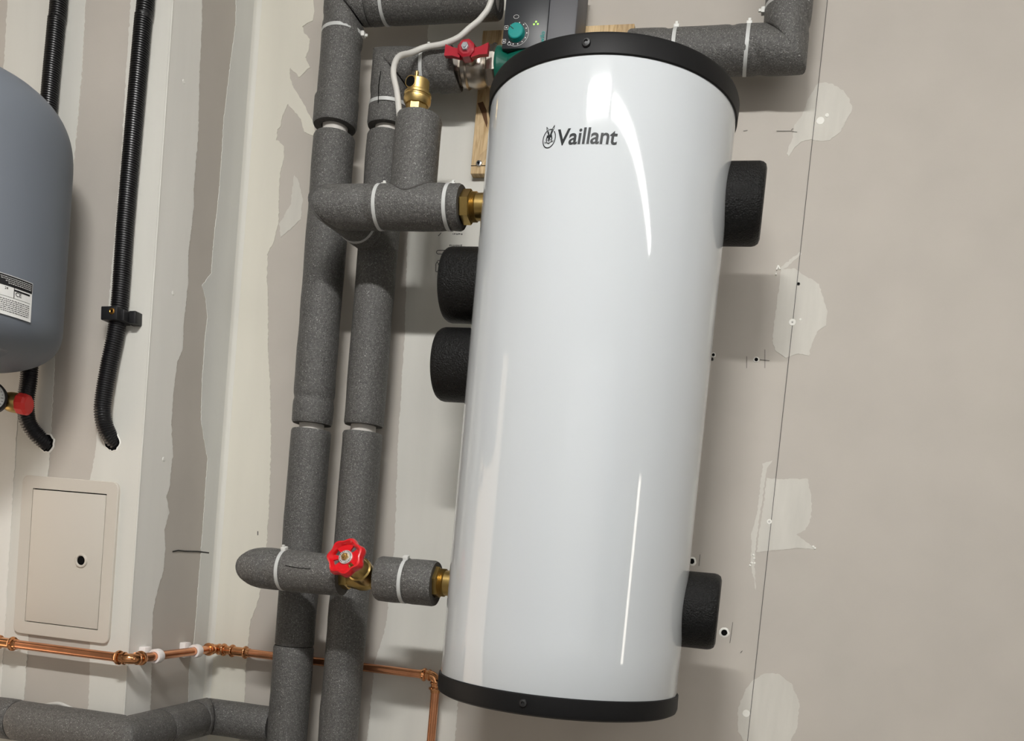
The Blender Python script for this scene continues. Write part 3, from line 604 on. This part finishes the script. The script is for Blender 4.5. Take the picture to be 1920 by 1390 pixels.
# ------------------------------------------------------------------ circulation pump behind the tank cap
t = thing('circulation_pump', 'circulation pump with teal dial peeping over the tank cap', 'pump', (-.16, -.06, 1.10))
bm = bmesh.new(); lathe(bm, [(0, 0), (.0325, 0), (.0335, .004), (.0310, .010), (.024, .020), (.030, .040), (.034, .060), (.026, .100), (0, .100)], (-.2305, VY, VZ), (1, 0, 0), 40); obj('casing', bm, M['green'], t, 'dark green cast casing')
bm = bmesh.new(); bx(bm, (-.2165, -.100, 1.043), (-.0965, -.0195, 1.175), .003); obj('motor_box', bm, M['grey'], t)
bm = bmesh.new(); bx(bm, (-.2185, -.1045, 1.0415), (-.1435, -.0985, 1.170), .0015); pn = obj('control_panel', bm, M['panel'], t, 'black control panel with white markings')
bm = bmesh.new(); bx(bm, (-.2040, -.094, 1.0300), (-.1200, -.030, 1.0440), .003); obj('motor_neck', bm, M['grey'], t)
DX, DZ, FY = -.1950, 1.0655, -.1048
bm = bmesh.new(); lathe(bm, [(.0145, 0), (.0140, .003), (.0128, .009), (.0115, .010), (0, .0102)], (DX, FY+.0005, DZ), (0, -1, 0), 40); kb = obj('dial_knob', bm, M['teal'], pn, 'teal round dial knob')
bm = bmesh.new(); fp = lambda x, z, h: V((x, FY-h, z))
stroke(bm, [(DX-.0095, DZ+.0065), (DX-.0030, DZ+.0015)], .0012, lambda x, z, h: V((x, FY-.0102, z))); obj('dial_pointer', bm, M['ink'], pn, smooth=0)
bm = bmesh.new()
stroke(bm, [(DX+.0205*cos(radians(a)), DZ+.0205*sin(radians(a))) for a in range(-120, 60, 6)], .0005, fp)
for a in range(-130, 150, 26):
    x, z = DX+.0175*cos(radians(a)), DZ+.0175*sin(radians(a)); stroke(bm, [(x-.0009, z), (x+.0009, z)], .0018, fp)
for x, z in ((DX-.0185, DZ+.010), (DX-.0205, DZ-.0120)):
    stroke(bm, [(x-.0030, z-.003), (x+.0030, z-.003), (x+.0030, z+.003), (x-.0030, z+.003), (x-.0030, z-.003)], .0006, fp); stroke(bm, [(x-.001, z), (x+.001, z)], .0022, fp)
stroke(bm, [(DX-.011+.0030*cos(a/2), DZ-.0165+.0022*sin(a/2)) for a in range(14)], .0006, fp); stroke(bm, [(DX-.003+.0045*cos(a/2), DZ+.0270+.0030*sin(a/2)) for a in range(14)], .0006, fp)
obj('dial_markings', bm, M['labelw'], pn, smooth=0)
bm = bmesh.new()
for dx, dz in ((0, .003), (-.0032, -.001), (.0034, -.0008)): lathe(bm, [(.0016, 0), (.0012, .0004), (0, .0004)], (-.1635+dx, FY, 1.0800+dz), (0, -1, 0), 6)
obj('status_light', bm, M['led'], pn)
vs, fs = text_verts('wilo', .017, 0, .0002)
bm = bmesh.new(); bv = [bm.verts.new((-.1470-v.y*.62, FY-.0003, 1.0490+v.x*.62)) for v in vs]
for f in fs: bm.faces.new([bv[i] for i in f])
obj('panel_lettering', bm, M['teal'], pn, smooth=0)

# ------------------------------------------------------------------ strand board
t = thing('strand_board', 'pale strand board panel screwed to the wall behind the tank top', 'board', (-.15, 0, .876))
bm = bmesh.new(); bx(bm, (-.282, -.0185, .876), (-.013, -.0005, 1.1245), .0008); bd = obj('board', bm, M['osb'], t, smooth=0)
bm = bmesh.new(); rings(bm, [[(-.2800, -.0192, .9985), (-.2745, -.0196, .9930), (-.2665, -.0196, .9720), (-.2590, -.0192, .9560), (-.2580, -.0192, .9640), (-.2620, -.0196, .9860), (-.2700, -.0196, 1.0010)], [(-.2700, -.0185, .980)]]); obj('missing_strand', bm, mat('bare_gap', (.10, .045, .018), .9), t, smooth=0)
bm = bmesh.new(); bx(bm, (-.2820, -.0194, .8895), (-.2480, -.0180, .8903)); obj('strand_crack', bm, M['dark'], t, smooth=0)
for x, z in ((-.2569, 1.0967), (-.2673, .8935)):
    bm = bmesh.new(); lathe(bm, [(.0062, -.001), (.0062, .0008), (.0048, .0030), (.0028, .0036), (.0016, .0010), (0, .0010)], (x, -.0185, z), (0, -1, 0), 20); sc = obj('screw', bm, M['steel'], t)
    bm = bmesh.new()
    for a in (20, 110): bx(bm, (-.0026, -.0006, -.0005), (.0026, .0006, .0005), rot=Matrix.Rotation(radians(a), 3, 'Y')); 
    bmesh.ops.translate(bm, verts=bm.verts, vec=(x, -.0222, z)); obj('screw_slot', bm, M['dark'], sc, smooth=0)

# ------------------------------------------------------------------ expansion vessel
EX, EY, ER, EB, ET = -.953, -.446, .16, .409, .845
T2 = thing('expansion_vessel', 'blue-grey rounded steel vessel at the left edge of the picture', 'vessel', (EX, EY, EB))
prof = [(ER*(1-(1-k/60)**2.45)**(1/2.45), .083*k/60) for k in range(61)]+[(ER, .083+(.232)*k/10) for k in range(1, 11)]+[(ER*(1-(k/18)**2.9)**(1/2.9), .315+.121*k/18) for k in range(1, 19)]
bm = bmesh.new(); lathe(bm, [(r, EB+h) for r, h in prof], (EX, EY, 0), seg=220)
for v in bm.verts:      # pressed recess in the lower shoulder
    a = math.degrees(atan2(-(v.co.y-EY), v.co.x-EX)); k = max(0, 1-((a-34)/30)**4)*max(0, 1-((v.co.z-EB-.016-.00012*(a-34))/.010)**4)
    dn = V((v.co.x-EX, v.co.y-EY, 0)).normalized()*.6+V((0, 0, -.8)); v.co -= dn*.010*(k**.5 if k > 0 else 0)
obj('steel_shell', bm, M['vessel'], T2, smooth=60)
def vwrap(a, z, h=.0006): a = radians(a); return V((EX+cos(a)*(ER+h), EY-sin(a)*(ER+h), z))
def onves(px, py):      # where the sight line of a photograph point meets the vessel's side
    d = FWD+RT*((px-960)/CF)-UP*((py-CCY)/CF); o = CAM-V((EX, EY, 0))
    A = d.x*d.x+d.y*d.y; B = o.x*d.x+o.y*d.y; Cc = o.x*o.x+o.y*o.y-ER*ER; t_ = (-B-sqrt(B*B-A*Cc))/A; p = CAM+d*t_
    return math.degrees(atan2(-(p.y-EY), p.x-EX)), p.z
a1, zt = onves(61, 532); a1b, zb_ = onves(53, 604)
LW = 52
def lab(bm, x0, x1, z0, z1, h):      # strip of the label in label units: x 0..1 leftwards from its right edge, z 0..1 up
    n = max(1, int(abs(x1-x0)*24)); rs = []
    for k in range(n+1):
        x = x0+(x1-x0)*k/n; rs.append([vwrap(a1+x*LW, zb_+(zt-zb_)*z0, h), vwrap(a1+x*LW, zb_+(zt-zb_)*z1, h)])
    rings(bm, rs, close=False)
bm = bmesh.new(); lab(bm, 0, 1, 0, 1, .0007); obj('rating_label', bm, M['labelw'], T2, 'white and black printed rating label', smooth=0)
bm = bmesh.new(); lab(bm, .006, .994, .72, .985, .0010)
lab(bm, 0.02, .98, .455, .463, .001); lab(bm, .20, .207, .455, .72, .001); lab(bm, .44, .447, .455, .72, .001); lab(bm, .45, .98, .60, .606, .001)
for k in range(7):
    x = .03
    while x < .95:
        w_ = random.uniform(.008, .03); lab(bm, x, x+w_, .09+k*.048, .107+k*.048, .001); x += w_+.006
lab(bm, .03, .20, .640, .685, .001)
for k in range(5): lab(bm, .46+.0*k, .46+random.uniform(.2, .45), .63+.018*(k % 4), .636+.018*(k % 4), .001)
def labtext(bm, s, x, z, hgt, h=.0011):
    vs, fs = text_verts(s, 1, 0, .01); H = (zt-zb_)*hgt
    bv = [bm.verts.new(vwrap(a1+x*LW-math.degrees(v.x*H*1.3/ER), zb_+(zt-zb_)*z+v.y*H*1.3, h)) for v in vs]
    for f in fs: bm.faces.new([bv[i] for i in f])
labtext(bm, 'CE', .19, .53, .11); labtext(bm, '24', .30, .63, .07); 
obj('label_print', bm, M['labelb'], T2, smooth=0)
bm = bmesh.new()
for k in range(4):
    x = .02
    while x < .36-.03*k:
        w_ = random.uniform(.006, .02); lab(bm, x, x+w_, .925-.045*k, .94-.045*k, .0013); x += w_+.006
obj('label_header_print', bm, M['labelw'], T2, smooth=0)

# pressure gauge below it
t = thing('pressure_gauge', 'small round pressure gauge with brass stem and red cap below the grey vessel', 'gauge', (-.930, -.38, .375))
gc = V((-.9330, -.375, .377)); n = V((.55, -.83, .06)).normalized()
ax = V((1, .25, -.08)).normalized()
bm = bmesh.new(); lathe(bm, [(0, -.010), (.0245, -.010), (.0262, -.006), (.0262, .004), (.0245, .0058), (.0228, .0048), (.0228, .0028)], gc, n, 44); obj('case', bm, M['blackmat'], t)
bm = bmesh.new(); lathe(bm, [(.0229, .0029), (0, .0030)], gc, n, 40); fc = obj('dial_face', bm, M['dial'], t)
bm = bmesh.new(); a_, u_, v_ = frame(n)
for k in range(24):
    an = 2*pi*k/24; r0 = .0165 if k % 4 == 0 else .0185; p = gc+n*.0034+(u_*cos(an)+v_*sin(an))*r0; q = gc+n*.0034+(u_*cos(an)+v_*sin(an))*.0205; s = n.cross(q-p).normalized()*.0004
    bm.faces.new([bm.verts.new(x) for x in (p-s, q-s, q+s, p+s)])
p = gc+n*.0038; q = p+(u_*.6+v_*.8)*.017; s = n.cross(q-p).normalized()*.0009; bm.faces.new([bm.verts.new(x) for x in (p-(q-p)*.3-s, q, p-(q-p)*.3+s)])
obj('needle_and_scale', bm, M['ink'], t, smooth=0)
bm = bmesh.new(); lathe(bm, [(0, -.035), (.012, -.035), (.012, .004), (.0150, .006), (.0165, .012), (.0165, .023), (.0155, .026), (0, .026)], gc+V((.004, .026, -.001)), ax, 30); obj('stem', bm, M['brass'], t)
bm = bmesh.new(); lathe(bm, [(0, .0), (.0168, .0), (.0176, .002), (.0176, .012), (.0160, .0155), (.0140, .0170), (0, .0175)], gc+V((.004, .026, -.001))+ax*.024, ax, 10); obj('cap', bm, M['redcap'], t, 'red plastic cap', smooth=20)

# ------------------------------------------------------------------ corrugated conduits
def conduit(path, label, r=.0138):
    P = smoothpath(path, 60); S_ = [0]
    for a, b in zip(P[:-1], P[1:]): S_.append(S_[-1]+(b-a).length)
    L = S_[-1]; pitch = .0038; n = int(L/pitch)*4; pts = []; rad = []; j = 0
    for i in range(n+1):
        s = L*i/n
        while j < len(S_)-2 and S_[j+1] < s: j += 1
        q = (s-S_[j])/max(1e-9, S_[j+1]-S_[j]); pts.append(P[j].lerp(P[j+1], min(1, max(0, q)))); rad.append(r if i % 4 < 2 else r-.0019)
    bm = bmesh.new(); tube(bm, pts, rad, 22, caps=False); o = obj('conduit', bm, M['rubber'], None, smooth=60, loc=path[-1]); o['label'] = label; o['category'] = 'conduit'; o['group'] = 'black corrugated conduits'
    # ragged ring of filler where it enters the wall
    return o
CY = -.2645
conduit([(-.943, CY, ZC), (-.9470, CY, 1.15), (-.9503, CY, 1.018), (-.9544, CY, .905), (-.957, CY, .70), (-.957, CY-.004, .50), (-.9558, CY-.006, .4281), (-.9590, CY-.006, .388), (-.9540, CY-.004, .3560), (-.9440, -.256, .3340), (-.9300, -.240, .3200), (-.912, -.220, .310)], 'black corrugated conduit passing behind the grey vessel into the wall')
conduit([(-.779, CY, ZC), (-.7805, CY, 1.15), (-.7839, CY, 1.0105), (-.7880, CY, .85), (-.7915, CY, .6984), (-.7930, CY, .5419), (-.8030, CY-.002, .4582), (-.8078, CY-.004, .4054), (-.8085, CY-.003, .3760), (-.8065, -.259, .3530), (-.8010, -.246, .3360), (-.790, -.222, .3220)], 'black corrugated conduit in full view left of the corner')
for x, z, s in ((-.930, .323, 1), (-.800, .3325, -1)):
    bm = bmesh.new(); lathe(bm, [(.0142, .0002), (.0146, .0022), (.0156, .0018), (.0170, .0004)], (x, YA, z), (0, -1, 0), 40, fn=lambda a: 1+.16*noise.noise(V((cos(a)*4+x*9, sin(a)*4, 0)))); obj('hole_rim', bm, M['plaster'], wl, smooth=0)
    bm = bmesh.new(); lathe(bm, [(.0150, .0012), (0, .0012)], (x, YA, z), (0, -1, 0), 30); obj('pipe_hole', bm, M['dark'], wl)
t = thing('conduit_clip', 'black square saddle clip with a brass screw on the conduit left of the corner', 'clip', (-.793, -.255, .54))
RC = Matrix.Rotation(radians(-2), 3, 'Y')
bm = bmesh.new(); bx(bm, (-.8100, -.2865, .5275), (-.7790, -.2490, .5500), .002, rot=RC); obj('saddle', bm, M['blackmat'], t)
bm = bmesh.new(); bx(bm, (-.7800, -.2780, .5290), (-.7720, -.2490, .5480), .0015, rot=RC); bx(bm, (-.7705, -.2680, .5275), (-.7580, -.2490, .5485), .0015, rot=RC); bx(bm, (-.7750, -.2560, .5275), (-.7600, -.2490, .5485), .001, rot=RC); obj('base_lug', bm, M['blackmat'], t)
bm = bmesh.new(); lathe(bm, [(.0052, 0), (.0050, .0010), (.0034, .0016), (.0016, .0004), (0, .0004)], (-.7885, -.2865, .5415), (0, -1, 0), 20); sc = obj('screw', bm, mat('orange_brass', (.60, .30, .07), .35, 1), t)
bm = bmesh.new()
for a in (40, 130): bx(bm, (-.0026, -.0004, -.0005), (.0026, .0004, .0005), rot=Matrix.Rotation(radians(a), 3, 'Y'))
bmesh.ops.translate(bm, verts=bm.verts, vec=(-.7885, -.2880, .5415)); obj('screw_slot', bm, M['dark'], sc, smooth=0)

# ------------------------------------------------------------------ access hatch
t = thing('access_hatch', 'cream painted access hatch with a round keyhole set in the left wall', 'hatch', (-.873, YA, -.011))
def rrect(x0, x1, z0, z1, r, n=6):
    o = []
    for cx, cz, a0 in ((x1-r, z1-r, 0), (x0+r, z1-r, 90), (x0+r, z0+r, 180), (x1-r, z0+r, 270)):
        for k in range(n+1): a = radians(a0+90*k/n); o.append((cx+r*cos(a), cz+r*sin(a)))
    return o
y1 = YA-.0065
def rr3(rect, y): return [V((x, y, z)) for x, z in rect]
hx0, hx1, hz0, hz1 = -.9700, -.7778, -.0118, .2650; ox0, ox1, oz0, oz1 = -.9472, -.7992, .0106, .2436
bm = bmesh.new(); rings(bm, [rr3(rrect(hx0, hx1, hz0, hz1, .012), YA-.0005), rr3(rrect(hx0, hx1, hz0, hz1, .012), y1+.001), rr3(rrect(hx0+.0012, hx1-.0012, hz0+.0012, hz1-.0012, .0112), y1), rr3(rrect(ox0, ox1, oz0, oz1, .0010), y1), rr3(rrect(ox0, ox1, oz0, oz1, .0010), YA-.0012)]); obj('frame', bm, M['hatch'], t)
bm = bmesh.new(); bx(bm, (ox0, YA-.0016, oz0), (ox1, YA-.0012, oz1)); obj('gap_shadow', bm, M['dark'], t, smooth=0)
bm = bmesh.new(); bx(bm, (ox0+.0014, y1-.0006, oz0+.0014), (ox1-.0012, YA-.0018, oz1-.0020), .0006); dr = obj('door', bm, M['hatch'], t)
bm = bmesh.new(); lathe(bm, [(.0122, -.0002), (.0118, .0022), (.0104, .0030), (.0084, .0026), (.0078, .0004)], (-.8400, y1-.0006, .1268), (0, -1, 0), 36); obj('keyhole_ring', bm, M['hatch'], dr)
bm = bmesh.new(); lathe(bm, [(.0082, .0006), (0, .0006)], (-.8400, y1-.0006, .1268), (0, -1, 0), 30); obj('keyhole', bm, M['dark'], dr)

# ------------------------------------------------------------------ copper pipe along the walls
CZ, CR = -.0276, .0078
t = thing('copper_pipe', 'bright copper pipe run following the walls below the hatch and behind the risers', 'pipe', (-.712, -.279, CZ))
def cpipe(pts, r=CR, name='pipe', m='copper'):
    bm = bmesh.new(); tube(bm, pts, r, 22); return obj(name, bm, M[m], t)
XB = -.7125; XD = -.2590
cpipe([(-1.8, -.279, CZ), (XB-.020, -.279, CZ)]); cpipe([(XB, -.262, CZ), (XB, -.046, CZ)]); cpipe([(XB+.016, -.030, CZ), (XD-.018, -.030, CZ)]); cpipe([(XD, -.030, CZ-.018), (XD, -.030, ZF)])
def bend(c, a, b, R, ext):
    """press elbow at corner c leaving along unit vectors a and b"""
    c, a, b = V(c), V(a), V(b); n = 10; p = [c+a*(R+ext), c+a*R]
    o = c+a*R+b*R
    for k in range(1, n): th = pi/2*k/n; p.append(o-b*R*cos(th)-a*R*sin(th))
    p += [c+b*R, c+b*(R+ext)]
    bm = bmesh.new(); tube(bm, p, CR+.0012, 24, caps=False)
    for q, d in ((c+a*(R+ext), a), (c+b*(R+ext), b)):
        lathe(bm, [(CR+.0012, -.010), (CR+.0030, -.009), (CR+.0030, -.0065), (CR+.0012, -.0055), (CR+.0012, -.001), (CR+.0040, 0), (CR+.0048, .0022), (CR+.0040, .0046), (CR+.0010, .0050), (CR+.0010, .0095), (CR, .0100)], q, d, 28)
    obj('elbow', bm, M['copperfit'], t)
bend((XB, -.279, CZ), (-1, 0, 0), (0, 1, 0), .012, .010); bend((XB, -.030, CZ), (0, -1, 0), (1, 0, 0), .010, .008); bend((XD, -.030, CZ), (-1, 0, 0), (0, 0, -1), .013, .008)
def coupling(x, y):
    bm = bmesh.new(); pr = [(CR, -.024), (CR+.0010, -.0235), (CR+.0010, -.018)]
    for s in (-.0165, .0115): pr += [(CR+.0012, s), (CR+.0042, s+.001), (CR+.0048, s+.0028), (CR+.0042, s+.0046), (CR+.0012, s+.0056)]
    pr += [(CR+.0010, .0185), (CR+.0010, .0235), (CR, .024)]
    lathe(bm, sorted(pr, key=lambda q: q[1]), (x, y, CZ), (1, 0, 0), 28); obj('coupling', bm, M['copperfit'], t)
coupling(-.9620, -.279); coupling(-.6600, -.030)
def pclip(y, lab):
    t = thing('pipe_clip', lab, 'clip', (XA, y, CZ), 'white pipe clips on the return wall')
    bm = bmesh.new(); bx(bm, (XA+.0005, y-.010, CZ-.014), (XA+.013, y+.010, CZ+.014), .002); obj('base', bm, M['clip'], t)
    bm = bmesh.new(); lathe(bm, [(CR+.0003, -.0075), (CR+.0042, -.0075), (CR+.0048, -.006), (CR+.0048, .006), (CR+.0042, .0075), (CR+.0003, .0075), (CR+.0003, -.0075)], (XB, y, CZ), (0, 1, 0), 30); obj('hoop', bm, M['clip'], t)
pclip(-.2120, 'white plastic pipe clip nearest the outer corner'); pclip(-.0930, 'white plastic pipe clip nearer the inner corner')
